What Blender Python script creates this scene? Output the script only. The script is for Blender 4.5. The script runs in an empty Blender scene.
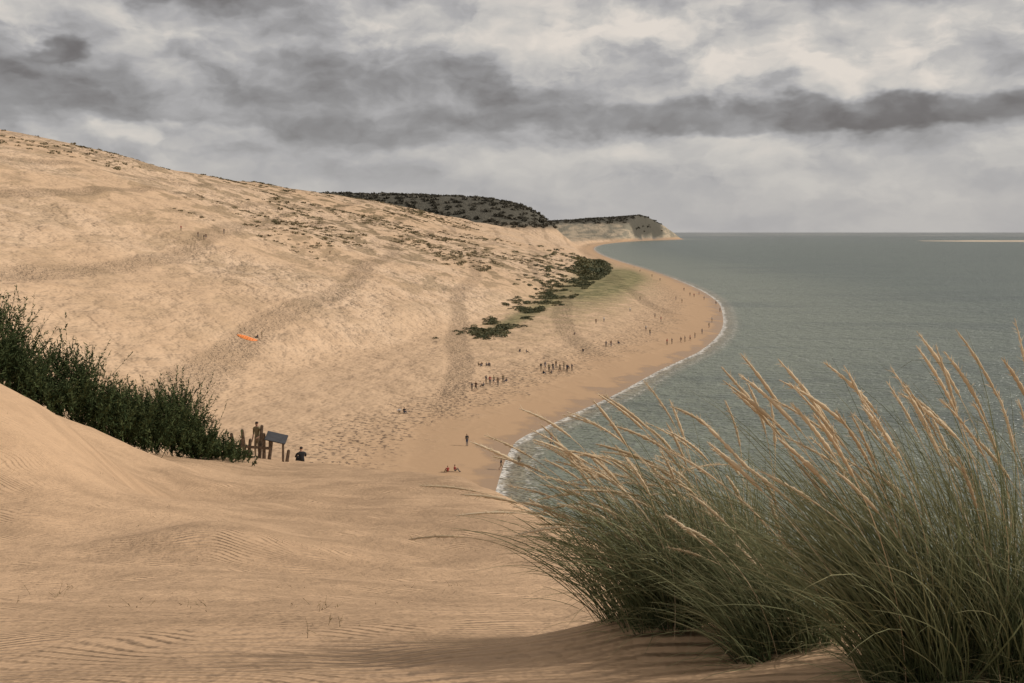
import bpy, math, random
import numpy as np
from mathutils import Vector, Matrix
random.seed(7); rng=np.random.default_rng(11)
scene=bpy.context.scene

# ------------------------------------------------------------------ helpers
def pchip(xs,ys):
    xs=np.array(xs,float); ys=np.array(ys,float)
    h=np.diff(xs); dl=np.diff(ys)/h
    m=np.zeros_like(ys)
    for i in range(1,len(xs)-1):
        if dl[i-1]*dl[i]>0:
            w1=2*h[i]+h[i-1]; w2=h[i]+2*h[i-1]
            m[i]=(w1+w2)/(w1/dl[i-1]+w2/dl[i])
    m[0]=dl[0]; m[-1]=dl[-1]
    def f(x):
        x=np.asarray(x,float); xc=np.clip(x,xs[0],xs[-1])
        i=np.clip(np.searchsorted(xs,xc)-1,0,len(xs)-2)
        t=(xc-xs[i])/h[i]
        return ((1+2*t)*(1-t)**2*ys[i]+t*(1-t)**2*h[i]*m[i]+t*t*(3-2*t)*ys[i+1]+t*t*(t-1)*h[i]*m[i+1])
    return f
def sstep(a,b,x):
    t=np.clip((x-a)/(b-a),0,1); return t*t*(3-2*t)
def vnoise(x,y,seed=0):
    xi=np.floor(x); yi=np.floor(y); fx=x-xi; fy=y-yi
    fx=fx*fx*fx*(fx*(fx*6-15)+10); fy=fy*fy*fy*(fy*(fy*6-15)+10)
    def h(a,b):
        v=np.sin(a*127.1+b*311.7+seed*74.7)*43758.5453
        return v-np.floor(v)
    return (h(xi,yi)*(1-fx)+h(xi+1,yi)*fx)*(1-fy)+(h(xi,yi+1)*(1-fx)+h(xi+1,yi+1)*fx)*fy
def fbm(x,y,scale,octv=4,seed=0):
    s=0;a=1;t=0
    for o in range(octv):
        s=s+a*vnoise(x/scale*2**o+13.7*o,y/scale*2**o+7.1*o,seed+o); t+=a; a*=.5
    return s/t-0.5

# ------------------------------------------------------------------ terrain
Xw=pchip([-400,0,60,90,116,141,160,182,217,254,306,361,429,517,652,833,1154,1667,2300,3333,4200,5000,60000],
         [60,25,0,-3,-2,0,7.7,17.8,32,48,64,76,88,97,104,108,113,138,205,427,720,760,800])
Xf=pchip([-400,100,150,200,254,306,385,440,600,1000,1667,2300,3333,4200,60000],
         [-30,-40,-44,-38,-22,-5,12,22,50,82,112,165,370,600,700])
Xb=pchip([200,265,313,382,490,620,866,1100],[-16,-6,2.5,15,32,52,76,84])
Xr=pchip([-400,300,500,650,1000,1300,1800,2200,3000,60000],
         [-275,-265,-256,-235,-182,-120,-21,100,250,250])
Zr=pchip([-400,300,500,650,1000,1300,1800,2200,3000,60000],
         [80,80,79,73,67,56,38,12,8,8])
BASE=pchip([-60,-5,0,3,5,7,11,18,28,40,46,60,200],
           [31,29.0,28.65,28.43,28.0,27.42,26.2,24.5,22.6,20.6,19.5,17.2,-8])
HILL=pchip([-3000,-700,-324,-200,-124,-40,16,50,80,105,125,200],
           [85,100,104,103,101,94,82,64,40,16,4,-5])
HEAD=pchip([-2000,100,203,308,400,448,500,545,600,650,700,900],
           [60,66,70,78,83,86,80,66,44,22,6,-5])
EDGE=[(-200,20),(-70,40),(-40,46),(-20,50),(-14,49.5),(-10,46.5),(-5.7,40),(-2.4,34),(-.6,28),(.5,18),(1.0,11),
      (1.35,7.5),(2.1,5.9),(3.2,5.0),(4.5,4.2),(7,1.5),(10,-8),(14,-30),(20,-90),(-200,-90)]
def edge_sd(x,y):
    d2=np.full(x.shape,1e12); inside=np.zeros(x.shape,bool)
    n=len(EDGE)
    for i in range(n):
        ax,ay=EDGE[i]; bx,by=EDGE[(i+1)%n]
        ex,ey=bx-ax,by-ay
        t=np.clip(((x-ax)*ex+(y-ay)*ey)/(ex*ex+ey*ey),0,1)
        d2=np.minimum(d2,(x-ax-t*ex)**2+(y-ay-t*ey)**2)
        if abs(ey)>1e-9:
            c=((ay>y)!=(by>y))&(x<(bx-ax)*(y-ay)/(by-ay)+ax)
            inside^=c
    d=np.sqrt(d2)
    return np.where(inside,-d,d)
def smax(a,b,k):
    h=np.clip(k-np.abs(a-b),0,None)/k
    return np.maximum(a,b)+h*h*k/4
def terrain(x,y,full=False):
    x=np.asarray(x,float); y=np.asarray(y,float)
    xw=Xw(y); xf=Xf(y); xr=Xr(y); zr=Zr(y)
    w=xw-x
    beach=np.where(w<0,np.maximum(.07*w,-9),3.0*(1-np.exp(-np.maximum(w,0)/34)))
    t=(xf-x)/(xf-xr)
    tt=np.clip(t,0,None)
    s=(np.sqrt(tt*tt+.0025)-.05)*1.09
    s=-smax(-s,-np.ones_like(s),.16)
    back=np.clip(t-1.03,0,None)*(xf-xr)
    dune=s*np.maximum(zr-3,1)-np.minimum(back*.5,np.maximum(zr-25,0))
    up=sstep(0,.25,t)
    dune=dune+up*(fbm(x,y,120,3,3)*10*sstep(0.1,.5,t)+fbm(x+.3*y,y,34,3,5)*3.2+fbm(x,y*.6,9,3,9)*.6)
    dune=dune+up*sstep(.95,.6,t)*3.0*np.abs(fbm(x*.5+y*.2,y*.9-x*.5,40,3,21))
    dune=dune+1.8*sstep(.02,.07,t)*sstep(.30,.12,t)*sstep(150,260,y)*(1+fbm(x,y,25,2,23))
    z=beach+np.where(t>0,dune,0)
    z=z+sstep(6,25,w)*fbm(x,y,6,3,31)*.22
    gr=np.exp(-((y-560)/190)**2)*np.exp(-((x-(Xb(y)+13+(y-570)*.01))/18)**2)
    z=z+gr*2.2
    n1=fbm(x,y,160,4,41)
    hill=HILL(x+n1*30)*sstep(1560,1980,y)*sstep(5200,3600,y)+n1*6*sstep(1600,1900,y)
    head=HEAD(x+n1*40)*sstep(2900,3450,y)*sstep(5200,4300,y)+n1*6
    land=sstep(-5,30,w)
    hz=np.where(y>1500,np.where(y>2800,np.maximum(hill,head),hill),-20)
    z=np.where(w>0,np.maximum(z,hz*land),z)
    sd=edge_sd(x+fbm(x,y,5,2,51)*.8*sstep(6,20,y),y+fbm(x,y,5,2,52)*.8*sstep(6,20,y))
    do=np.clip(sd,0,None)
    fg=BASE(y)-.66*(np.sqrt(do*do+1.0)-1.0)
    fg=fg+3.5*np.exp(-(((x+12.6)/4.1)**2+((y-21)/5.0)**2))
    fg=fg+2.7*np.exp(-(((x+16.5)/4.5)**2+((y-31)/5.5)**2))
    fg=fg-.9*np.exp(-(((x+8.2)/1.6)**2+((y-24)/3.2)**2))
    fg=fg+.40*np.exp(-(((x+4.2)/1.6)**2+((y-15)/1.6)**2))
    amp=sstep(2,14,y)
    fg=fg+fbm(x,y,7,3,61)*.75*amp+fbm(x,y,1.6,3,63)*(.06+.12*amp)
    fg=fg+.20*np.exp(-(((x-.78)/.6)**2+((y-4.6)/.35)**2))+.15*np.exp(-(((x-1.6)/.6)**2+((y-3.9)/.5)**2))
    zz=smax(z,fg,1.5)
    if not full: return zz
    nearm=sstep(-1.0,1.0,fg-z)
    forest=np.maximum(sstep(1650,1800,y)*sstep(30,44,hz)*(1-sstep(2700,2900,y)*(1-sstep(54,62,hz))), sstep(1.06,1.14,t)*(1-sstep(1900,2200,y)))*(z>8)
    grassy=np.clip(gr*1.8,0,1)
    belt=np.exp(-((x-Xb(y)+1)/(5+np.clip(y-300,0,300)*.025))**2)*sstep(250,290,y)*sstep(1100,850,y)*.95
    grassy=np.maximum(grassy,belt)
    tuft=sstep(.36,.60,t)*sstep(1.1,.95,t)*np.exp(-((y-820)/470)**2)
    tuft=np.maximum(tuft,.95*sstep(.0,.12,t)*sstep(.80,.45,t)*np.exp(-((y-560)/270)**2))
    cliff=sstep(1750,2100,y)
    big=np.clip(fbm(x,y,70,4,91)*1.5+.5,0,1)*(.25+.75*sstep(-.02,.06,t))
    return zz,w,nearm,forest*(1-nearm),grassy*(1-nearm),tuft*(1-nearm),cliff,big
def tz(x,y): return float(terrain(np.array([x]),np.array([y]))[0])

def mesh_grid(name,X,Y,Z,attrs,mat,smooth=True):
    R,C=X.shape
    co=np.stack([X,Y,Z],-1).reshape(-1,3)
    idx=np.arange(R*C).reshape(R,C)
    q=np.stack([idx[:-1,:-1],idx[:-1,1:],idx[1:,1:],idx[1:,:-1]],-1).reshape(-1,4)
    return mesh_raw(name,co,q,attrs,mat,smooth)
def mesh_raw(name,co,q,attrs,mat,smooth=False,link=True):
    me=bpy.data.meshes.new(name)
    k=q.shape[1]
    me.vertices.add(len(co)); me.vertices.foreach_set('co',co.astype(np.float32).ravel())
    me.loops.add(q.size); me.loops.foreach_set('vertex_index',q.astype(np.int32).ravel())
    me.polygons.add(len(q)); me.polygons.foreach_set('loop_start',np.arange(0,q.size,k,dtype=np.int32))
    me.polygons.foreach_set('use_smooth',np.full(len(q),smooth))
    me.update(calc_edges=True)
    for n,a in attrs.items():
        at=me.attributes.new(n,'FLOAT','POINT'); at.data.foreach_set('value',np.asarray(a,np.float32).ravel())
    me.materials.append(mat)
    ob=bpy.data.objects.new(name,me)
    if link: scene.collection.objects.link(ob)
    return ob

# ------------------------------------------------------------------ node helper
class NT:
    def __init__(s,t): s.t=t; s.n=t.nodes; s.l=t.links
    def set(s,sock,v):
        if isinstance(v,bpy.types.NodeSocket): s.l.new(v,sock)
        elif v is not None:
            if sock.type=='RGBA' and isinstance(v,(tuple,list)) and len(v)==3: v=(*v,1)
            if sock.type=='VECTOR' and isinstance(v,(int,float)): v=(v,v,v)
            sock.default_value=v
    def m(s,op,a,b=None,c=None,clamp=False):
        n=s.n.new('ShaderNodeMath'); n.operation=op; n.use_clamp=clamp
        s.set(n.inputs[0],a); s.set(n.inputs[1],b)
        if c is not None: s.set(n.inputs[2],c)
        return n.outputs[0]
    def v(s,op,a,b=None):
        n=s.n.new('ShaderNodeVectorMath'); n.operation=op
        s.set(n.inputs[0],a)
        if b is not None:
            if op=='SCALE': s.set(n.inputs['Scale'],b)
            else: s.set(n.inputs[1],b)
        return n.outputs['Value'] if op in('LENGTH','DOT_PRODUCT') else n.outputs[0]
    def ramp(s,x,a,b,o0=0.,o1=1.,smooth=True):
        n=s.n.new('ShaderNodeMapRange'); n.interpolation_type='SMOOTHSTEP' if smooth else 'LINEAR'
        s.set(n.inputs[0],x); n.inputs[1].default_value=a; n.inputs[2].default_value=b
        n.inputs[3].default_value=o0; n.inputs[4].default_value=o1
        return n.outputs[0]
    def noise(s,vec,scale,detail=4,rough=.5,dist=0,color=False,dim='3D'):
        n=s.n.new('ShaderNodeTexNoise'); n.noise_dimensions=dim; s.set(n.inputs['Vector'],vec)
        n.inputs['Scale'].default_value=scale; n.inputs['Detail'].default_value=detail
        n.inputs['Roughness'].default_value=rough; n.inputs['Distortion'].default_value=dist
        return n.outputs['Color' if color else 'Fac']
    def wave(s,vec,scale,dist,detail=2,dscale=1.,dirn='X'):
        n=s.n.new('ShaderNodeTexWave'); n.bands_direction=dirn; s.set(n.inputs['Vector'],vec)
        n.inputs['Scale'].default_value=scale; n.inputs['Distortion'].default_value=dist
        n.inputs['Detail'].default_value=detail; n.inputs['Detail Scale'].default_value=dscale
        return n.outputs['Fac']
    def mix(s,f,a,b,blend='MIX'):
        n=s.n.new('ShaderNodeMix'); n.data_type='RGBA'; n.blend_type=blend
        s.set(n.inputs[0],f); s.set(n.inputs[6],a); s.set(n.inputs[7],b)
        return n.outputs[2]
    def attr(s,name):
        n=s.n.new('ShaderNodeAttribute'); n.attribute_name=name; return n.outputs['Fac']
    def comb(s,x,y,z):
        n=s.n.new('ShaderNodeCombineXYZ'); s.set(n.inputs[0],x); s.set(n.inputs[1],y); s.set(n.inputs[2],z); return n.outputs[0]
    def sep(s,v):
        n=s.n.new('ShaderNodeSeparateXYZ'); s.set(n.inputs[0],v); return n.outputs
    def pos(s): return s.n.new('ShaderNodeNewGeometry').outputs['Position']
    def bump(s,h,dist,strength=1.,nrm=None):
        n=s.n.new('ShaderNodeBump'); s.set(n.inputs['Height'],h); n.inputs['Distance'].default_value=dist
        s.set(n.inputs['Strength'],strength)
        if nrm is not None: s.set(n.inputs['Normal'],nrm)
        return n.outputs[0]
def new_mat(name):
    m=bpy.data.materials.new(name); m.use_nodes=True
    t=NT(m.node_tree); b=m.node_tree.nodes['Principled BSDF']
    return m,t,b

# ------------------------------------------------------------------ materials
def sand_material():
    m,t,b=new_mat('dune_sand')
    P=t.pos(); w=t.attr('shore'); near=t.attr('near'); forest=t.attr('forest'); gr=t.attr('grassy'); tu=t.attr('tuft'); cl=t.attr('cliff'); big=t.attr('big')
    N=lambda v,s,d,r: t.noise(v,s,d,r,dim='2D')
    n_mid=N(P,.13,3,.6); n_small=N(P,1.2,2,.65)
    notnear=t.m('SUBTRACT',1.,near)
    col=t.mix(t.ramp(big,.3,.7),(.575,.395,.248),(.64,.460,.308))
    col=t.mix(t.ramp(n_mid,.38,.72,0,.6),col,(.45,.305,.19))
    col=t.mix(t.ramp(n_small,.45,.75,0,.35),col,(.42,.285,.18))
    lane=t.ramp(big,.45,.75)
    foot=N(t.v('MULTIPLY',P,(1.,.55,1.)),.55,2,.8)
    col=t.mix(t.m('MULTIPLY',t.m('MULTIPLY',t.ramp(foot,.48,.66),t.m('MULTIPLY_ADD',lane,.85,.15)),t.m('MULTIPLY',notnear,.4)),col,(.36,.245,.155))
    tr=t.wave(t.v('MULTIPLY',P,(.75,.35,0.)),.011,7.,2,.7,'X')
    trail=t.m('MULTIPLY',t.m('MULTIPLY',t.ramp(tr,.88,.985),notnear),t.ramp(n_small,.35,.6,.3,1.))
    col=t.mix(t.m('MULTIPLY',trail,.45),col,(.34,.235,.15))
    ww=t.m('ADD',w,t.m('MULTIPLY',t.m('SUBTRACT',n_mid,.5),18.))
    damp=t.m('MULTIPLY',t.ramp(ww,34.,7.),notnear)
    wet=t.m('MULTIPLY',t.ramp(ww,5.,1.5),notnear)
    col=t.mix(t.m('MULTIPLY',damp,.85),col,(.43,.275,.158))
    col=t.mix(t.m('MULTIPLY',wet,.75),col,(.30,.19,.11))
    wr=t.m('MULTIPLY',t.m('MULTIPLY',t.ramp(ww,12.,17.),t.ramp(ww,34.,24.)),t.ramp(n_small,.55,.62))
    col=t.mix(t.m('MULTIPLY',t.m('MULTIPLY',wr,.8),notnear),col,(.11,.075,.05))
    tn=N(t.v('MULTIPLY',P,(1.,.45,2.)),.085,3,.66)
    tuft=t.m('MULTIPLY',t.ramp(tn,.50,.57),tu)
    col=t.mix(t.m('MULTIPLY',tuft,.85),col,(.19,.135,.07))
    gcol=t.mix(t.ramp(n_mid,.4,.65),(.15,.135,.058),(.30,.245,.12))
    gm=t.m('MULTIPLY',gr,t.ramp(t.m('ADD',n_mid,t.m('MULTIPLY',gr,.3)),.42,.62),clamp=True)
    col=t.mix(gm,col,gcol)
    cn=t.noise(t.v('MULTIPLY',P,(.03,.012,.10)),1.,2,.65)
    ccol=t.mix(t.ramp(cn,.40,.64),(.22,.195,.145),(.42,.335,.235))
    z=t.sep(P)[2]
    col=t.mix(t.m('MULTIPLY',cl,t.ramp(z,4.,14.)),col,ccol)
    col=t.mix(forest,col,t.mix(t.ramp(n_mid,.4,.65),(.085,.077,.058),(.10,.09,.068)))  # forest ground shares the pines' tone, with distance haze painted in
    col=t.mix(t.m('MULTIPLY',near,.5),col,t.mix(1.,col,(.88,.82,.76),'MULTIPLY'))
    t.set(b.inputs['Base Color'],col)
    t.set(b.inputs['Roughness'],t.m('SUBTRACT',.95,t.m('MULTIPLY',wet,.5)))
    b.inputs['Specular IOR Level'].default_value=.25
    rp=t.v('ADD',P,t.v('SCALE',t.comb(0.,N(P,.8,1,.5),0.),.9))
    rip=t.wave(t.v('MULTIPLY',rp,(.30,1.,.0)),2.9,1.2,1,1.2,'Y')
    rmask=t.m('MULTIPLY',near,t.ramp(n_mid,.28,.52,.35,1.))
    h=t.m('MULTIPLY',t.m('MULTIPLY',rip,rmask),.034)
    h=t.m('ADD',h,t.m('MULTIPLY',t.m('MULTIPLY',N(P,5.,3,.65),near),.055))
    h2=t.m('MULTIPLY',foot,t.m('MULTIPLY_ADD',big,.85,.15))
    h2=t.m('ADD',h2,t.m('MULTIPLY',n_mid,t.m('MULTIPLY_ADD',big,4.4,1.0)))
    h2=t.m('SUBTRACT',h2,t.m('MULTIPLY',trail,.4))
    h=t.m('ADD',h,t.m('MULTIPLY',t.m('MULTIPLY',h2,notnear),t.m('SUBTRACT',1.,damp)))
    t.set(b.inputs['Normal'],t.bump(h,1.,.9))
    return m
def water_material():
    m,t,b=new_mat('sea_water')
    P=t.pos(); w=t.attr('shore'); far=t.attr('far')
    N=lambda v,s,d,r: t.noise(v,s,d,r,dim='2D')
    streak=N(t.v('MULTIPLY',P,(.25,1.2,1.)),.03,4,.7)
    col=t.mix(t.ramp(streak,.3,.6),(.098,.128,.100),(.078,.106,.086))
    col=t.mix(t.ramp(w,140.,4.),col,(.18,.20,.148))
    col=t.mix(t.ramp(w,7.,.3),col,(.30,.25,.17))
    col=t.mix(far,col,(.070,.086,.084))
    chop=N(t.v('MULTIPLY',P,(.6,1.3,1.)),.45,3,.75)
    col=t.mix(t.ramp(chop,.50,.72,0,.7),col,(.20,.22,.18))
    col=t.mix(t.ramp(streak,.48,.72,0,.4),col,(.050,.070,.064))
    nb=N(P,.12,3,.6)
    wn=t.m('ADD',w,t.m('MULTIPLY',t.m('SUBTRACT',nb,.5),3.2))
    fn=N(P,.9,2,.7)
    f1=t.m('MULTIPLY',t.m('MULTIPLY',t.ramp(wn,-1.0,0.),t.ramp(wn,1.6,.6)),t.ramp(fn,.34,.5))
    f2=t.m('MULTIPLY',t.m('MULTIPLY',t.ramp(wn,3.2,3.8),t.ramp(wn,5.,4.2)),t.ramp(fn,.5,.62))
    foam=t.m('MAXIMUM',t.m('MULTIPLY',f1,.9),t.m('MULTIPLY',f2,.5))
    surf=t.m('MULTIPLY',t.ramp(N(t.v('MULTIPLY',P,(.0012,.0035,0.)),1.,2,.6),.56,.62),t.m('MULTIPLY',t.ramp(far,.75,.95),.5))
    foam=t.m('MAXIMUM',foam,surf)
    col=t.mix(foam,col,(.70,.66,.60))
    t.set(b.inputs['Base Color'],col)
    t.set(b.inputs['Roughness'],t.m('ADD',.28,t.m('MULTIPLY',foam,.5)))
    b.inputs['IOR'].default_value=1.33
    b.inputs['Specular IOR Level'].default_value=.42
    h=t.m('ADD',t.m('MULTIPLY',chop,1.9),t.m('MULTIPLY',nb,1.2))
    t.set(b.inputs['Normal'],t.bump(h,1.,.85))
    return m
def simple_mat(name,col,rough=.8,var=.25,scale=20.,spec=.3,bump=0.):
    m,t,b=new_mat(name)
    n=t.noise(t.n.new('ShaderNodeTexCoord').outputs['Object'],scale,2,.6)
    c2=tuple(c*(1-var) for c in col); c1=tuple(min(1,c*(1+var)) for c in col)
    t.set(b.inputs['Base Color'],t.mix(t.ramp(n,.3,.7),c2,c1))
    b.inputs['Roughness'].default_value=rough; b.inputs['Specular IOR Level'].default_value=spec
    if bump: t.set(b.inputs['Normal'],t.bump(n,bump,.8))
    return m
def plant_mat(name,cA,cB,cTip,rough=.6,transl=.25):
    m,t,b=new_mat(name)
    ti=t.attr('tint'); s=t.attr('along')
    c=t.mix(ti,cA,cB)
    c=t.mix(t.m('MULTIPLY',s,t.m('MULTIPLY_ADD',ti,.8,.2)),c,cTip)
    if not transl:
        t.set(b.inputs['Base Color'],c); b.inputs['Roughness'].default_value=rough; b.inputs['Specular IOR Level'].default_value=.2
        return m
    t.n.remove(b)
    df=t.n.new('ShaderNodeBsdfDiffuse'); t.set(df.inputs[0],c)
    tr=t.n.new('ShaderNodeBsdfTranslucent'); t.set(tr.inputs[0],c)
    mx=t.n.new('ShaderNodeMixShader'); mx.inputs[0].default_value=transl
    t.l.new(df.outputs[0],mx.inputs[1]); t.l.new(tr.outputs[0],mx.inputs[2])
    t.l.new(mx.outputs[0],t.n['Material Output'].inputs[0])
    return m

# ------------------------------------------------------------------ build terrain
R=760
q=np.linspace(0,1,R); yy=6.0*(7200/6.0)**q-12.0
cs=np.concatenate([np.linspace(-1.9,-.62,90,endpoint=False),np.linspace(-.62,.66,620),np.linspace(.67,1.4,40)])
Yg=np.repeat(yy[:,None],len(cs),1); Xg=cs[None,:]*(Yg+12)
Zg,wg,ng,fo,gg,tg,cg,bg=terrain(Xg,Yg,True)
ground=mesh_grid('sand_dune_terrain',Xg,Yg,Zg,dict(shore=wg,near=ng,forest=fo,grassy=gg,tuft=tg,cliff=cg,big=bg),sand_material())

# sea sheet
off=np.concatenate([[-60000,-6000,-600,-60,-14],np.arange(-6,12,.75),12*1.16**np.arange(0,62)])
ys=np.concatenate([np.linspace(-300,60,30,endpoint=False),60*(60000/60)**np.linspace(0,1,330)])
Ys=np.repeat(ys[:,None],len(off),1); Xs=Xw(Ys)+off[None,:]
sea=mesh_grid('sea',Xs,Ys,np.zeros_like(Xs),dict(shore=np.repeat(off[None,:],len(ys),0),far=sstep(250,9000,Ys)),water_material())

# sandbank on the horizon
sx=np.linspace(1350,5200,160); sy=np.linspace(2700,4500,60)
SX,SY=np.meshgrid(sx,sy)
d=1-((SX-3300)/1900)**2-((SY-3500-(SX-3300)*.10)/(560))**2+fbm(SX,SY,400,4,77)*.9
SZ=np.clip(d,-.6,1)*5.
mesh_grid('sandbank',SX,SY,SZ,{},simple_mat('sandbank_sand',(.50,.41,.31),.9,.12,.01))

# ------------------------------------------------------------------ vegetation geometry
def curves(root,d0,L,wind,b,g,K):
    N=len(root); pts=np.zeros((N,K+1,3)); pts[:,0]=root; dirs=np.zeros((N,K+1,3))
    for k in range(K+1):
        s=k/K
        d=d0*(1-.55*(b*s**1.1)[:,None])+wind*(b*s**1.3)[:,None]+np.array([0,0,-1.])*(g*s**2)[:,None]
        d/=np.linalg.norm(d,axis=1)[:,None]; dirs[:,k]=d
        if k<K: pts[:,k+1]=pts[:,k]+d*(L/K)[:,None]
    return pts,dirs
def ribbons(pts,dirs,w,prof,tint):
    N,K1,_=pts.shape
    a=rng.uniform(0,2*np.pi,N); h=np.stack([np.cos(a),np.sin(a),.3*np.ones(N)],1)
    side=np.cross(dirs,h[:,None,:]); side/=np.linalg.norm(side,axis=2)[...,None]+1e-9
    hw=(w[:,None]*prof[None,:])[...,None]*.5
    V=np.stack([pts-side*hw,pts+side*hw],2).reshape(-1,3)
    base=(np.arange(N)*K1*2)[:,None]+np.arange(K1-1)[None,:]*2
    Q=np.stack([base,base+1,base+3,base+2],-1).reshape(-1,4)
    al=np.repeat(np.repeat(np.linspace(0,1,K1)[None,:],N,0)[...,None],2,2).ravel()
    ti=np.repeat(tint,K1*2)
    return V,Q,al,ti
def tubes(pts,dirs,rad,tint,sides=5):
    N,K1,_=pts.shape
    h=np.array([.13,.31,.94]); u=np.cross(dirs,h); u/=np.linalg.norm(u,axis=2)[...,None]+1e-9
    v=np.cross(dirs,u)
    ang=np.arange(sides)*2*np.pi/sides
    V=pts[:,:,None,:]+rad[:,:,None,None]*(np.cos(ang)[None,None,:,None]*u[:,:,None,:]+np.sin(ang)[None,None,:,None]*v[:,:,None,:])
    idx=np.arange(N*K1*sides).reshape(N,K1,sides); nx=np.roll(idx,-1,axis=2)
    Q=np.stack([idx[:,:-1],nx[:,:-1],nx[:,1:],idx[:,1:]],-1).reshape(-1,4)
    al=np.repeat(np.repeat(np.linspace(0,1,K1)[None,:],N,0)[...,None],sides,2).ravel()
    return V.reshape(-1,3),Q,al,np.repeat(tint,K1*sides)
def join_parts(parts):
    V=[];Q=[];A=[];T=[];o=0
    for v,q_,a,t_ in parts:
        V.append(v);Q.append(q_+o);A.append(a);T.append(t_);o+=len(v)
    return np.concatenate(V),np.concatenate(Q),np.concatenate(A),np.concatenate(T)
def unit(a): return a/np.linalg.norm(a,axis=-1)[...,None]

blade_mat=plant_mat('marram_blade',(.055,.084,.038),(.17,.20,.10),(.43,.395,.235),.5,.3)
straw_mat=plant_mat('marram_seed_head',(.60,.46,.29),(.80,.66,.46),(.84,.71,.52),.7,.35)
def marram(cx,cy,rx,ry,nbl,ncu,lean,wind,bl,cl,hb,spread=.5,bend=.16,cvar=.14):
    parts=[]
    wind=np.array(wind,float)
    N=nbl
    r=np.sqrt(rng.uniform(0,1,N)); a=rng.uniform(0,2*np.pi,N)
    nc=16; ccx=rng.uniform(-1,1,nc); ccy=rng.uniform(-1,1,nc); ci=rng.integers(0,nc,N)
    ox=(.75*ccx[ci]+.25*r*np.cos(a))*rx; oy=(.75*ccy[ci]+.25*r*np.sin(a))*ry
    root=np.stack([cx+ox,cy+oy,np.zeros(N)],1); root[:,2]=terrain(root[:,0],root[:,1])-.03
    d0=np.stack([lean[0]+spread*(ox/rx)*.8+rng.normal(0,.26,N),lean[1]+spread*(oy/ry)*.6+rng.normal(0,.26,N),np.ones(N)],1); d0=unit(d0)
    L=rng.normal(bl,.25*bl,N).clip(.2,2)
    b=rng.gamma(4,bend,N).clip(0,1.8); g=rng.gamma(2.,.22,N).clip(0,1.6)
    K=10; pts,dirs=curves(root,d0,L,wind+rng.normal(0,.2,(N,3)),b,g,K)
    s=np.linspace(0,1,K+1); prof=np.clip(1-s,0,1)**.55*(.75+.25*np.minimum(s*6,1)); prof[-1]=.04
    tint=np.clip(rng.beta(1.2,2.0,N),0,1)
    parts.append(ribbons(pts,dirs,rng.uniform(.0038,.0068,N),prof,tint))
    M=nbl//5; j=rng.integers(0,N,M)
    d0=unit(np.stack([rng.normal(-.5,.7,M),rng.normal(-.1,.7,M),rng.uniform(.15,.8,M)],1))
    p2,dr2=curves(root[j],d0,rng.uniform(.2,.55,M),wind,rng.uniform(.1,.6,M),rng.uniform(.5,1.6,M),6)
    s6=np.linspace(0,1,7); parts.append(ribbons(p2,dr2,np.full(M,.004),1-.9*s6,np.full(M,.95)))
    V,Q,A,T=join_parts(parts)
    N=ncu; ci=rng.integers(0,nc,N)
    ox=(.7*ccx[ci]+rng.normal(0,.2,N))*rx; oy=(.7*ccy[ci]+rng.normal(0,.2,N))*ry
    root=np.stack([cx+ox,cy+oy,np.zeros(N)],1); root[:,2]=terrain(root[:,0],root[:,1])-.03
    d0=unit(np.stack([lean[0]*1.1+spread*(ox/rx)*.6+rng.normal(0,.15,N),lean[1]+rng.normal(0,.16,N),np.ones(N)],1))
    L=rng.normal(cl,cvar*cl,N).clip(.4*cl,1.15*cl); K=22
    pts,dirs=curves(root,d0,L,wind+rng.normal(0,.16,(N,3)),(hb*rng.gamma(5,.20,N)).clip(0,1.6),rng.uniform(0,.35,N),K)
    tint=rng.uniform(.0,1,N)
    st=tubes(pts,dirs,np.full((N,K+1),.0016),tint,4)
    f0=17
    sub=pts[:,f0:]
    n2=26; tt=np.linspace(0,sub.shape[1]-1,n2); i0=np.minimum(tt.astype(int),sub.shape[1]-2); fr=(tt-i0)[None,:,None]
    hp=sub[:,i0]*(1-fr)+sub[:,i0+1]*fr; hd=dirs[:,f0:][:,i0]
    ss=np.linspace(0,1,n2); pr=np.clip(np.sin(np.pi*(ss*.93+.05))**.55,0.03,1)*(1-.35*ss)
    rad=.0078*pr[None,:]*rng.uniform(.6,1.35,(N,n2))*rng.uniform(.6,1.2,(N,1)); rad[:,-1]=.0005
    hd_=tubes(hp,hd,rad,tint,6)
    M=70; kk=rng.integers(1,n2-2,(N,M)); bp=hp[np.arange(N)[:,None],kk].reshape(-1,3); bd=hd[np.arange(N)[:,None],kk].reshape(-1,3)
    ad=unit(bd+rng.normal(0,.42,bd.shape)); pa,da=curves(bp,ad,rng.uniform(.014,.036,len(bp)),wind,np.zeros(len(bp)),np.zeros(len(bp)),2)
    aw=ribbons(pa,da,np.full(len(bp),.0024),np.array([1.,.8,.1]),np.repeat(tint,M))
    V2,Q2,A2,T2=join_parts([st,hd_,aw])
    co=np.concatenate([V,V2]); QQ=np.concatenate([Q,Q2+len(V)])
    ob=mesh_raw('marram_grass',co,QQ,dict(along=np.concatenate([A,A2]),tint=np.concatenate([T,T2])),blade_mat,True)
    ob.data.materials.append(straw_mat)
    mi=np.zeros(len(QQ),np.int32); mi[len(Q):]=1; ob.data.polygons.foreach_set('material_index',mi)
    return ob
marram(.76,4.60,.42,.26,1700,95,(-.14,0),(-1.0,-.05,.04),.68,1.04,1.05,.6,.2,.2)
marram(1.16,4.10,.26,.22,1000,8,(-.20,0),(-1.0,-.05,.2),.50,.70,.7,.5,.18)
marram(1.60,3.62,.34,.24,2100,58,(-.06,0),(-1.0,.05,.40),.76,1.14,.62,.55,.16,.17)

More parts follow.
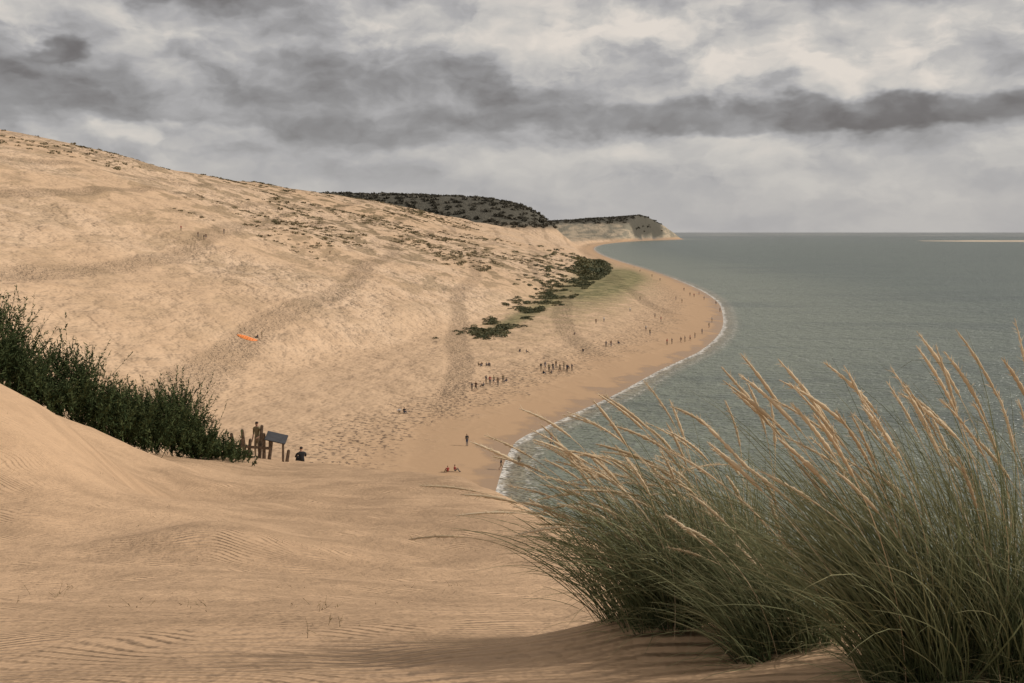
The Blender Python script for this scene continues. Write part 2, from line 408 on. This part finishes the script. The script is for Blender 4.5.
# shrubs made of leafy shoots
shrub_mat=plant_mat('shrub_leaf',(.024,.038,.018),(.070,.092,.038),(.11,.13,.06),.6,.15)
def shoots(name,root,d0,L,leafL,nleaf,stemw=.012,mat=shrub_mat,tintr=(.0,1.)):
    N=len(root); K=6
    pts,dirs=curves(root,d0,L,np.array([-.7,0,.5]),rng.uniform(.1,.7,N),rng.uniform(0,.3,N),K)
    tint=rng.uniform(*tintr,N)
    st=ribbons(pts,dirs,np.full(N,stemw),np.linspace(1,.3,K+1),tint*.5)
    s=rng.uniform(.12,1,(N,nleaf)); f=s*K; i=np.minimum(f.astype(int),K-1); fr=(f-i)[...,None]; ar=np.arange(N)[:,None]
    p=(pts[ar,i]*(1-fr)+pts[ar,i+1]*fr).reshape(-1,3); dd=dirs[ar,i].reshape(-1,3)
    ld=unit(dd*.9+rng.normal(0,.6,dd.shape)); LL=leafL*rng.uniform(.6,1.3,len(p))*(1.2-.5*s.ravel())
    pl,dl=curves(p,ld,LL,np.array([0,0,1.]),np.zeros(len(p)),rng.uniform(0,.3,len(p)),2)
    lf=ribbons(pl,dl,LL*.30,np.array([.6,1.,.1]),np.clip(np.repeat(tint,nleaf)+rng.normal(0,.15,len(p)),0,1))
    V,Q,A,T=join_parts([st,lf])
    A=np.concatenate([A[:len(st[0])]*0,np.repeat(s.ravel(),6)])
    return mesh_raw(name,V,Q,dict(along=A,tint=T),mat,False)
N=3000
u=rng.uniform(0,1,N)**.95
cx=-19+u*6.9; cy=27.5+u*14.0+rng.normal(0,.8,N)
cx=cx+rng.normal(0,.65,N)
hh=pchip([0,.25,.45,.65,.85,1],[2.7,2.7,2.7,2.4,1.7,.7])(u)*(1+fbm(cx,cy,2.2,3,5)*1.7)
lay=rng.uniform(.0,.66,N)
root=np.stack([cx,cy,terrain(cx,cy)-.1+hh*lay],1)
d0=unit(np.stack([rng.normal(.1,.5,N),rng.normal(0,.4,N),np.ones(N)],1))
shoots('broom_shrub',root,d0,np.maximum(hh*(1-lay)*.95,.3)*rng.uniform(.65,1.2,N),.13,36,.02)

def clumps(name,centers,sizes,nleaf,mat,leafk=.22,flat=.6):
    C=len(centers); n=nleaf
    d=unit(rng.normal(0,1,(C,n,3))); d[...,2]=np.abs(d[...,2])*.9-.1
    r=rng.uniform(.45,1.0,(C,n,1))**.6
    lump=1+.25*np.sin(d[...,:1]*5+rng.uniform(0,6,(C,1,1)))*np.cos(d[...,1:2]*4+rng.uniform(0,6,(C,1,1)))
    p=centers[:,None,:]+d*r*lump*sizes[:,None,None]*np.array([1,1,flat])
    p=p.reshape(-1,3); s=np.repeat(sizes,n)*leafk*rng.uniform(.5,1.3,C*n)
    a=unit(rng.normal(0,1,p.shape)); b_=unit(np.cross(a,rng.normal(0,1,p.shape)))
    V=np.stack([p-a*s[:,None],p-b_*s[:,None]*.6,p+a*s[:,None],p+b_*s[:,None]*.6],1).reshape(-1,3)
    Q=np.arange(len(V)).reshape(-1,4)
    tint=np.clip(np.repeat(rng.uniform(0,.8,C),n)+rng.normal(0,.15,C*n),0,1)
    return mesh_raw(name,V,Q,dict(along=np.repeat(tint,4),tint=np.repeat(tint,4)),mat,False)
belt_mat=plant_mat('shrub_belt_leaf',(.050,.060,.030),(.135,.135,.065),(.22,.19,.10),.7,0)
cy=[];cx=[];sz=[]
for i in range(2600):
    y=random.choice([random.gauss(285,22),random.gauss(330,32),random.gauss(400,50),random.gauss(500,60),random.gauss(600,80),random.uniform(600,1000)])
    if y<254 or y>1000: continue
    o=random.gauss(-2.5,2.8+max(0,(y-290))*.032)
    x=min(float(Xb(y))+o-max(0,(y-420))*.012,float(Xb(y))+6)
    if vnoise(np.array([x/7.]),np.array([y/13.]),5)[0]<(.47 if y<430 else .40): continue
    s=random.uniform(.3,1.35)*(1+max(0,(y-340))/340)
    cx.append(x);cy.append(y);sz.append(s)
for i in range(46):
    y=random.uniform(600,930); x=float(Xb(y))-abs(random.gauss(0,9)); cx.append(x);cy.append(y);sz.append(random.uniform(3.5,6.5))
cx=np.array(cx);cy=np.array(cy);sz=np.array(sz)
clumps('shrub_belt',np.stack([cx,cy,terrain(cx,cy)+sz*.15],1),sz,64,belt_mat,.20,.5)

tus_mat=plant_mat('tussock_leaf',(.11,.09,.048),(.20,.165,.085),(.25,.20,.11),.8,0)
X=rng.uniform(-260,60,26000);Y=rng.uniform(340,1500,26000)
tt_=terrain(X,Y,True)[5]
keep=(fbm(X,Y*.5,26,3,88)*2.0+tt_*.4>.40)&(rng.uniform(0,1,26000)<.6*tt_+.03)
X=X[keep][:2400];Y=Y[keep][:2400]
S=rng.uniform(.5,2.0,len(X))*(Y/600)**.5
clumps('dune_tussocks',np.stack([X,Y,terrain(X,Y)+.1],1),S,22,tus_mat,.3,.35)

Yc=rng.uniform(1650,4300,26000); Xc=rng.uniform(-.30,.19,26000)*Yc
tr_=terrain(Xc,Yc,True); z=tr_[0]; fo_=tr_[3]
k=(fo_>.5)&(z>30)
Xc=Xc[k][:8500];Yc=Yc[k][:8500];Zc=z[k][:8500]
S=rng.uniform(4.0,7.0,len(Xc))
pine_mat=plant_mat('pine_needles_hazed',(.095,.087,.066),(.118,.106,.08),(.13,.115,.088),.9,0)  # distant needles paled: aerial haze is put into the base colour
clumps('pine_forest',np.stack([Xc,Yc,Zc+S*.1],1),S,26,pine_mat,.5,.5)
sp_mat=plant_mat('sprig_stalk',(.14,.105,.06),(.26,.2,.11),(.34,.26,.15),.8,.1)
roots=[]
for i in range(44):
    y=random.choice([random.uniform(4.6,9),random.uniform(6,22),random.uniform(10,24)])
    x=random.uniform(-.52,-.05)*y
    k=random.randint(2,6)
    for j in range(k):
        roots.append((x+random.gauss(0,.02+.010*y),y+random.gauss(0,.10)))
ra=np.array(roots); N=len(ra)
root=np.stack([ra[:,0],ra[:,1],terrain(ra[:,0],ra[:,1])-.02],1)
shoots('dune_sprigs',root,unit(np.stack([rng.normal(0,1.1,N),rng.normal(0,.8,N),np.ones(N)],1)),rng.uniform(.03,.14,N),.02,2,.0035,sp_mat,(0,1))

# ------------------------------------------------------------------ people
MAT={}
def cm(name,col,rough=.85):
    if name not in MAT: MAT[name]=simple_mat(name,col,rough,.12,14.)
    return MAT[name]
skin=cm('skin',(.42,.25,.17),.6); hairs=[cm('hair_dark',(.03,.02,.015)),cm('hair_brown',(.10,.06,.035)),cm('hair_blond',(.32,.22,.12))]
shoes=cm('shoe_leather',(.05,.045,.04))
tops=[cm('shirt_black',(.02,.02,.022)),cm('shirt_navy',(.03,.04,.07)),cm('shirt_white',(.6,.58,.55)),cm('shirt_red',(.28,.05,.04)),cm('shirt_khaki',(.20,.16,.09)),cm('shirt_grey',(.10,.10,.11)),cm('shirt_brown',(.11,.065,.04))]
bots=[cm('trousers_denim',(.045,.06,.10)),cm('trousers_black',(.02,.02,.02)),cm('trousers_beige',(.26,.20,.13)),cm('shorts_grey',(.09,.09,.09))]
def person_mesh(name,pose,bare_legs=False):
    J={};E=[];RAD={};LAB={}
    def j(n,p,r,par=None,lab=None):
        J[n]=Vector(p);RAD[n]=r
        if par: E.append((par,n)); LAB[(par,n)]=lab
    if pose=='sit':
        pz=.14; th=[((.10,.12,.16),(.13,.44,.42),(.12,.66,.06)),((-.10,.12,.16),(-.12,.46,.40),(-.14,.68,.06))]; lean=.06
        toe=(.0,.15,-.02)
    else:
        pz=.93; lean=.02
        if pose=='walk': th=[((.09,.02,.86),(.10,.22,.50),(.10,.10,.09)),((-.09,-.02,.86),(-.10,-.02,.48),(-.10,-.32,.13))]
        else: th=[((.09,0,.86),(.11,.03,.48),(.13,-.01,.08)),((-.09,0,.86),(-.10,.02,.48),(-.11,0,.08))]
        toe=(.02,.17,-.045)
    j('pel',(0,0,pz),(.15,.11))
    j('wai',(0,lean*.4,pz+.16),(.125,.095),'pel','top')
    j('che',(0,lean,pz+.36),(.165,.115),'wai','top')
    j('sho',(0,lean,pz+.47),(.12,.085),'che','top')
    j('nec',(0,lean+.01,pz+.56),(.052,.052),'sho','skin')
    j('jaw',(0,lean+.035,pz+.63),(.068,.078),'nec','skin')
    j('hed',(0,lean+.03,pz+.70),(.078,.094),'jaw','skin')
    j('crn',(0,lean+.01,pz+.76),(.062,.075),'hed','hair')
    arms={'stand':[((.21,0,-.03),(.25,-.03,-.31),(.24,.06,-.54)),((-.21,0,-.03),(-.26,-.04,-.30),(-.16,.14,-.42))],
          'walk':[((.21,0,-.03),(.25,-.12,-.29),(.23,-.10,-.53)),((-.21,0,-.03),(-.25,.08,-.29),(-.22,.24,-.46))],
          'sit':[((.20,.02,-.04),(.25,.20,-.22),(.10,.42,-.14)),((-.20,.02,-.04),(-.25,.20,-.22),(-.08,.42,-.15))]}[pose]
    base=Vector((0,lean,pz+.47))
    for si,(a,b_,c) in zip('LR',arms):
        j('sh'+si,base+Vector(a),(.062,.062),'sho','top'); j('el'+si,base+Vector(b_),(.043,.043),'sh'+si,'top')
        j('wr'+si,base+Vector(c),(.028,.03),'el'+si,'skin')
        dv=(base+Vector(c)-base-Vector(b_)).normalized()
        j('pa'+si,base+Vector(c)+dv*.07,(.024,.038),'wr'+si,'skin')
    for si,(a,b_,c) in zip('LR',th):
        j('hi'+si,a,(.092,.092),'pel','bot'); j('kn'+si,b_,(.058,.058),'hi'+si,'bot'); j('an'+si,c,(.038,.04),'kn'+si,'skin' if bare_legs else 'bot')
        j('to'+si,Vector(c)+Vector(toe),(.042,.028),'an'+si,'shoe')
    names=list(J); ix={n:i for i,n in enumerate(names)}
    me=bpy.data.meshes.new(name+'_sk'); me.from_pydata([J[n] for n in names],[(ix[a],ix[b_]) for a,b_ in E],[])
    ob=bpy.data.objects.new(name+'_sk',me); scene.collection.objects.link(ob)
    ob.modifiers.new('s','SKIN'); sv=me.skin_vertices[0].data
    for n in names: sv[ix[n]].radius=RAD[n]
    sv[0].use_root=True
    ss=ob.modifiers.new('u','SUBSURF'); ss.levels=2; ss.render_levels=2
    bpy.context.view_layer.update()
    body=bpy.data.meshes.new_from_object(ob.evaluated_get(bpy.context.evaluated_depsgraph_get()))
    bpy.data.objects.remove(ob)
    co=np.array([v.co for v in body.vertices]); fs=[list(p.vertices) for p in body.polygons]
    cen=np.array([co[f].mean(0) for f in fs])
    labs=['top','bot','skin','hair','shoe']; best=np.full(len(cen),1e9); li=np.zeros(len(cen),int)
    for (a,b_) in E:
        A=np.array(J[a]);B=np.array(J[b_]);ab=B-A; t_=np.clip(((cen-A)@ab)/(ab@ab),0,1); d_=np.linalg.norm(cen-A-t_[:,None]*ab,axis=1)-max(RAD[a][0]*.6,0)
        k=d_<best; best[k]=d_[k]; li[k]=labs.index(LAB[(a,b_)])
    hc=J['hed']
    hm=(cen[:,2]>hc.z-.04)&(cen[:,1]<hc.y+.02)|(cen[:,2]>hc.z+.055)
    hm&=np.linalg.norm(cen-np.array(hc),axis=1)<.2
    li[hm]=3
    V=[tuple(c) for c in co];F=fs;LI=list(li)
    def tube(pl,rl,lab,ns=6):
        o=len(V)
        for k,(p,r) in enumerate(zip(pl,rl)):
            d_=(pl[min(k+1,len(pl)-1)]-pl[max(k-1,0)]).normalized()
            u_=d_.orthogonal().normalized(); v_=d_.cross(u_)
            for q_ in range(ns):
                a=2*math.pi*q_/ns; V.append(tuple(p+(u_*math.cos(a)+v_*math.sin(a))*r))
        for k in range(len(pl)-1):
            for q_ in range(ns):
                F.append([o+k*ns+q_,o+k*ns+(q_+1)%ns,o+(k+1)*ns+(q_+1)%ns,o+(k+1)*ns+q_]);LI.append(lab)
        F.append([o+(len(pl)-1)*ns+q_ for q_ in range(ns)]);LI.append(lab)
    for si in 'LR':
        w_=J['wr'+si];p_=J['pa'+si];d_=(p_-w_).normalized(); sd_=Vector((0,1,0)); sd_=(sd_-d_*sd_.dot(d_)).normalized(); n_=d_.cross(sd_)
        for k,(o_,l_) in enumerate(zip((-.028,-.01,.01,.028),(.062,.078,.083,.072))):
            b0=p_+sd_*o_; tube([b0,b0+d_*l_*.5+n_*.004,b0+d_*l_*.8+n_*.016,b0+d_*l_+n_*.03],[.0095,.009,.008,.006],2)
        b0=w_+d_*.025+sd_*.02; tube([b0,b0+sd_*.03+d_*.025,b0+sd_*.034+d_*.055],[.011,.010,.007],2)
    f0=hc+Vector((0,.088,-.01)); tube([f0+Vector((0,-.01,.02)),f0+Vector((0,.014,-.012)),f0+Vector((0,-.005,-.022))],[.007,.012,.006],2)
    for sx in(-1,1):
        tube([hc+Vector((sx*.030,.078,.005)),hc+Vector((sx*.030,.088,.005))],[.011,.007],3)
        tube([hc+Vector((sx*.070,0,-.03)),hc+Vector((sx*.084,-.005,-.005)),hc+Vector((sx*.078,0,.02))],[.010,.014,.008],2)
    tube([hc+Vector((-.022,.080,-.055)),hc+Vector((0,.088,-.056)),hc+Vector((.022,.080,-.055))],[.004,.006,.004],3)
    out=bpy.data.meshes.new(name); out.from_pydata(V,[],F)
    for m_ in (tops[0],bots[0],skin,hairs[0],shoes): out.materials.append(m_)
    out.polygons.foreach_set('material_index',np.array(LI,np.int32)); out.polygons.foreach_set('use_smooth',np.ones(len(F),bool))
    out.update(); return out
PM={'stand':person_mesh('person_standing','stand'),'walk':person_mesh('person_walking','walk',True),'sit':person_mesh('person_sitting','sit')}
def person(x,y,pose='stand',rot=None,scale=1.,top=None,bot=None,z=None):
    ob=bpy.data.objects.new('person',PM[pose]); scene.collection.objects.link(ob)
    zz=tz(x,y) if z is None else z
    ob.location=(x,y,zz-.02); ob.rotation_euler=(0,0,random.uniform(0,6.28) if rot is None else rot); ob.scale=(scale,)*3
    for i,m_ in enumerate([top or random.choice(tops),bot or random.choice(bots),skin,random.choice(hairs),shoes]):
        ob.material_slots[i].link='OBJECT'; ob.material_slots[i].material=m_
    return ob
# site survey: bearing and dip (thousandths) of spots on the ground as seen from the viewpoint -> world x,y on the terrain
def survey(px,py):
    Y=np.exp(np.linspace(math.log(18),math.log(3200),5000)); Xl=(px-512)/1000*Y; zl=30-(py-232)/1000*Y
    h=terrain(Xl,Y)-zl; k=np.argmax(h>0); return Xl[k],Y[k]
PP=[(472,391,'stand'),(476,391,'walk'),(482,366,'sit'),(489,366,'sit'),(478,366,'sit'),(486,384,'stand'),(490,385,'stand'),(494,384,'walk'),(498,386,'stand'),(503,383,'stand'),
 (541,371,'stand'),(545,369,'walk'),(549,372,'stand'),(553,371,'stand'),(556,368,'stand'),(560,372,'walk'),(564,370,'stand'),(572,371,'stand'),
 (467,446,'stand'),(448,473,'sit'),(454,472,'sit'),(399,413,'sit'),(404,413,'sit'),(583,352,'sit'),(611,347,'stand'),(606,347,'stand'),(618,344,'sit'),
 (650,335,'stand'),(646,331,'walk'),(667,345,'stand'),(672,344,'stand'),(681,343,'walk'),(685,342,'stand'),(690,341,'walk'),(695,338,'stand'),(702,334,'stand'),(709,328,'walk'),
 (690,296,'stand'),(694,297,'stand'),(699,295,'walk'),(684,291,'stand'),(716,305,'walk'),(720,312,'stand'),(660,281,'stand'),(652,277,'stand'),(640,272,'stand'),(634,268,'stand'),
 (501,470,'walk'),(519,468,'stand'),(551,447,'walk'),(596,324,'stand'),(604,322,'stand'),(630,312,'stand'),(575,335,'sit'),
 (198,237,'stand'),(204,240,'stand'),(206,239,'walk'),(224,234,'stand'),(181,231,'stand'),(330,255,'stand'),(258,338,'sit'),(262,339,'stand'),
 (484,387,'sit'),(507,382,'sit'),(543,374,'sit'),(568,369,'sit'),(486,366,'sit'),(661,322,'stand'),(676,300,'stand'),(682,303,'walk'),(712,322,'stand'),(704,300,'stand'),
 (567,372,'stand'),(552,374,'sit'),(520,352,'sit'),(526,353,'sit'),(655,318,'walk'),(640,300,'stand')]
for px,py,po in PP:
    x,y=survey(px,py)
    person(x,y,po,scale=random.uniform(.93,1.05))

# ------------------------------------------------------------------ fence, panel, canopy
wood=simple_mat('weathered_wood',(.16,.115,.08),.9,.35,9.,.2,.01)
def box(V,F,cen,size,rot=Matrix.Identity(3),taper=1.,bev=.012):
    import bmesh
    bm=bmesh.new(); bmesh.ops.create_cube(bm,size=1)
    for v in bm.verts:
        k=taper if v.co.z>0 else 1
        v.co=Vector((v.co.x*size[0]*k,v.co.y*size[1]*k,v.co.z*size[2]))
    bmesh.ops.bevel(bm,geom=bm.edges[:],offset=bev,segments=2,affect='EDGES')
    o=len(V)
    for v in bm.verts: V.append(tuple(rot@v.co+Vector(cen)))
    bm.verts.index_update()
    for f in bm.faces: F.append([o+v.index for v in f.verts])
    bm.free()
def mk(name,V,F,mat,parent=None,smooth=False):
    me=bpy.data.meshes.new(name); me.from_pydata(V,[],F); me.materials.append(mat); me.update()
    ob=bpy.data.objects.new(name,me); scene.collection.objects.link(ob)
    if parent: ob.parent=parent
    return ob
def empty(name):
    e=bpy.data.objects.new(name,None); scene.collection.objects.link(e); return e
fence=empty('wooden_post_fence')
for i,(x,h) in enumerate([(-12.6,1.4),(-12.38,1.1),(-12.1,1.55),(-11.9,1.1),(-11.42,1.75),(-11.2,1.4),(-10.95,1.2),(-10.2,.8)]):
    y=45.3+.15*math.sin(i*2.1); z=tz(x,y)
    V=[];F=[]; rot=Matrix.Rotation(random.uniform(-.16,.16),3,'Y')@Matrix.Rotation(random.uniform(-.1,.1),3,'X')
    box(V,F,(x,y,z+h/2-.25),(.16,.15,h),rot,.8,.03); mk('post_%d'%(i+1),V,F,wood,fence)
V=[];F=[];box(V,F,(-11.75,45.12,tz(-11.9,45.5)+.55),(1.75,.05,.12),Matrix.Rotation(.07,3,'Y'));mk('rail',V,F,wood,fence)
panel=empty('information_panel')
x0,y0=-10.6,45.0; z0=tz(x0,y0)
V=[];F=[]
for sx in(-.3,.3): box(V,F,(x0+sx,y0,z0+.36),(.09,.09,1.2))
mk('legs',V,F,wood,panel)
V=[];F=[];box(V,F,(x0,y0,z0+1.02),(.95,.06,.5),Matrix.Rotation(.22,3,'Y')@Matrix.Rotation(-.85,3,'X'));mk('board',V,F,simple_mat('panel_board',(.07,.07,.075),.6,.15,6.),panel)
person(-11.68,45.9,'stand',2.6,1.,tops[4],bots[2])
person(-10.1,48.0,'sit',.4,1.,tops[0],bots[1])
gx,gy=survey(247,339)
U=np.linspace(0,1,60);Wd=np.linspace(0,1,10); UU,WW=np.meshgrid(U,Wd)
ang=(UU-.5)*1.5
cxx=gx+np.sin(ang)*3.0+ (WW-.5)*.3; cyy=gy+(1-np.cos(ang))*2.+(WW-.5)*1.9*np.sin(np.pi*np.clip(UU,.03,.97))**.4
czz=terrain(cxx,cyy)+.05+.5*np.sin(np.pi*WW)*(.55+.45*np.abs(np.sin(UU*np.pi*9)))*np.sin(np.pi*np.clip(UU,.04,.96))**.5+.15*fbm(cxx,cyy,.6,2,4)
can=mesh_grid('paraglider_canopy',cxx,cyy,czz,dict(u=UU),simple_mat('canopy_fabric',(.78,.24,.06),.6,.15,1.))

# ------------------------------------------------------------------ camera
cam=bpy.data.cameras.new('camera'); co=bpy.data.objects.new('camera',cam); scene.collection.objects.link(co)
co.location=(0,0,30); co.rotation_euler=(math.radians(90),0,0)
cam.lens=36*1000/1024; cam.sensor_width=36; cam.shift_y=-109.5/1024; cam.clip_start=.1; cam.clip_end=200000
scene.camera=co

# ------------------------------------------------------------------ light
SUN_AZ=math.radians(84); SUN_EL=math.radians(34)
sd=Vector((math.sin(SUN_AZ)*math.cos(SUN_EL),math.cos(SUN_AZ)*math.cos(SUN_EL),math.sin(SUN_EL)))
sl=bpy.data.lights.new('sun','SUN'); sl.energy=3.1; sl.angle=math.radians(.8); sl.color=(1,.93,.84)
so=bpy.data.objects.new('sun',sl); scene.collection.objects.link(so); so.rotation_euler=(-sd).to_track_quat('-Z','Y').to_euler(); so.location=(50,50,120)

# ------------------------------------------------------------------ sky
wd=bpy.data.worlds.new('World'); scene.world=wd; wd.use_nodes=True
t=NT(wd.node_tree); t.n.clear()
out=t.n.new('ShaderNodeOutputWorld')
sky=t.n.new('ShaderNodeTexSky'); sky.sky_type='NISHITA'; sky.sun_disc=False; sky.sun_elevation=SUN_EL; sky.sun_rotation=SUN_AZ
bg1=t.n.new('ShaderNodeBackground'); t.l.new(sky.outputs[0],bg1.inputs[0]); bg1.inputs[1].default_value=.08
D=t.n.new('ShaderNodeTexCoord').outputs['Generated']; sx_,sy_,sz_=t.sep(D)
az=t.m('ARCTAN2',sx_,sy_); el=t.m('ARCSINE',sz_)
A=t.comb(az,el,0.)
Ast=t.v('MULTIPLY',A,(1.,1.9,1.))
w1=t.v('SUBTRACT',t.noise(Ast,11.,4,.6,color=True,dim='2D'),(.5,.5,.5))
Aw=t.v('ADD',A,t.v('MULTIPLY',w1,(.11,.042,0.)))
S_=0.
blobs=[(-.36,.255,.28,.045,-.30),(-.24,.13,.28,.055,-.11),(-.50,.125,.10,.035,-.15),(-.50,.185,.07,.014,.14),(-.43,.165,.045,.012,-.20),
 (-.33,.092,.09,.013,.14),(-.08,.115,.20,.035,-.08),(.0,.215,.18,.03,.07),(.26,.175,.30,.045,.09),(.32,.113,.38,.017,-.21),(.45,.108,.14,.022,-.10),
 (.35,.055,.35,.03,.03),(.47,.24,.05,.02,-.10)]
for (a0,e0,ra,re,amp) in blobs:
    d=t.v('LENGTH',t.v('MULTIPLY',t.v('SUBTRACT',Aw,(a0,e0,0.)),(1/ra,1/re,0.)))
    S_=t.m('MULTIPLY_ADD',t.ramp(d,1.25,.58,0.,1.),amp,S_)
def dens(off,det,sc=7.5,r=.54):
    return t.noise(t.v('ADD',t.v('ADD',Ast,off),t.v('SCALE',w1,.05)),sc,det,r,dim='2D')
d0_=dens((.31,.07,0),7); rel=t.m('SUBTRACT',d0_,dens((.322,.100,0),4))
cover=t.ramp(d0_,.44,.57)
amp_=t.ramp(el,.01,.15,.18,.9)
L=t.m('MULTIPLY_ADD',S_,t.m('MULTIPLY_ADD',cover,.35,.80),.715)
L=t.m('ADD',L,t.m('MULTIPLY',t.m('MULTIPLY',rel,.85),amp_))
L=t.m('ADD',L,t.m('MULTIPLY',t.m('SUBTRACT',cover,.5),t.m('MULTIPLY',amp_,.07)))
cr=t.n.new('ShaderNodeValToRGB'); t.set(cr.inputs[0],L)
def lin(r,g,b): return tuple(((c/255+.055)/1.055)**2.4 if c>10 else c/255/12.92 for c in (r,g,b))+(1,)
e=cr.color_ramp.elements; e[0].position=.22; e[0].color=lin(92,86,84); e[1].position=.95; e[1].color=lin(226,217,207)
for p_,c_ in((.40,(118,114,113)),(.55,(148,146,146)),(.68,(175,173,173)),(.80,(200,196,191))):
    x_=e.new(p_); x_.color=lin(*c_)
bg2=t.n.new('ShaderNodeBackground'); t.l.new(cr.outputs[0],bg2.inputs[0]); bg2.inputs[1].default_value=1.
mx=t.n.new('ShaderNodeMixShader'); t.set(mx.inputs[0],.96)
t.l.new(bg1.outputs[0],mx.inputs[1]); t.l.new(bg2.outputs[0],mx.inputs[2]); t.l.new(mx.outputs[0],out.inputs[0])

scene.view_settings.view_transform='Standard'; scene.view_settings.look='None'; scene.view_settings.exposure=0
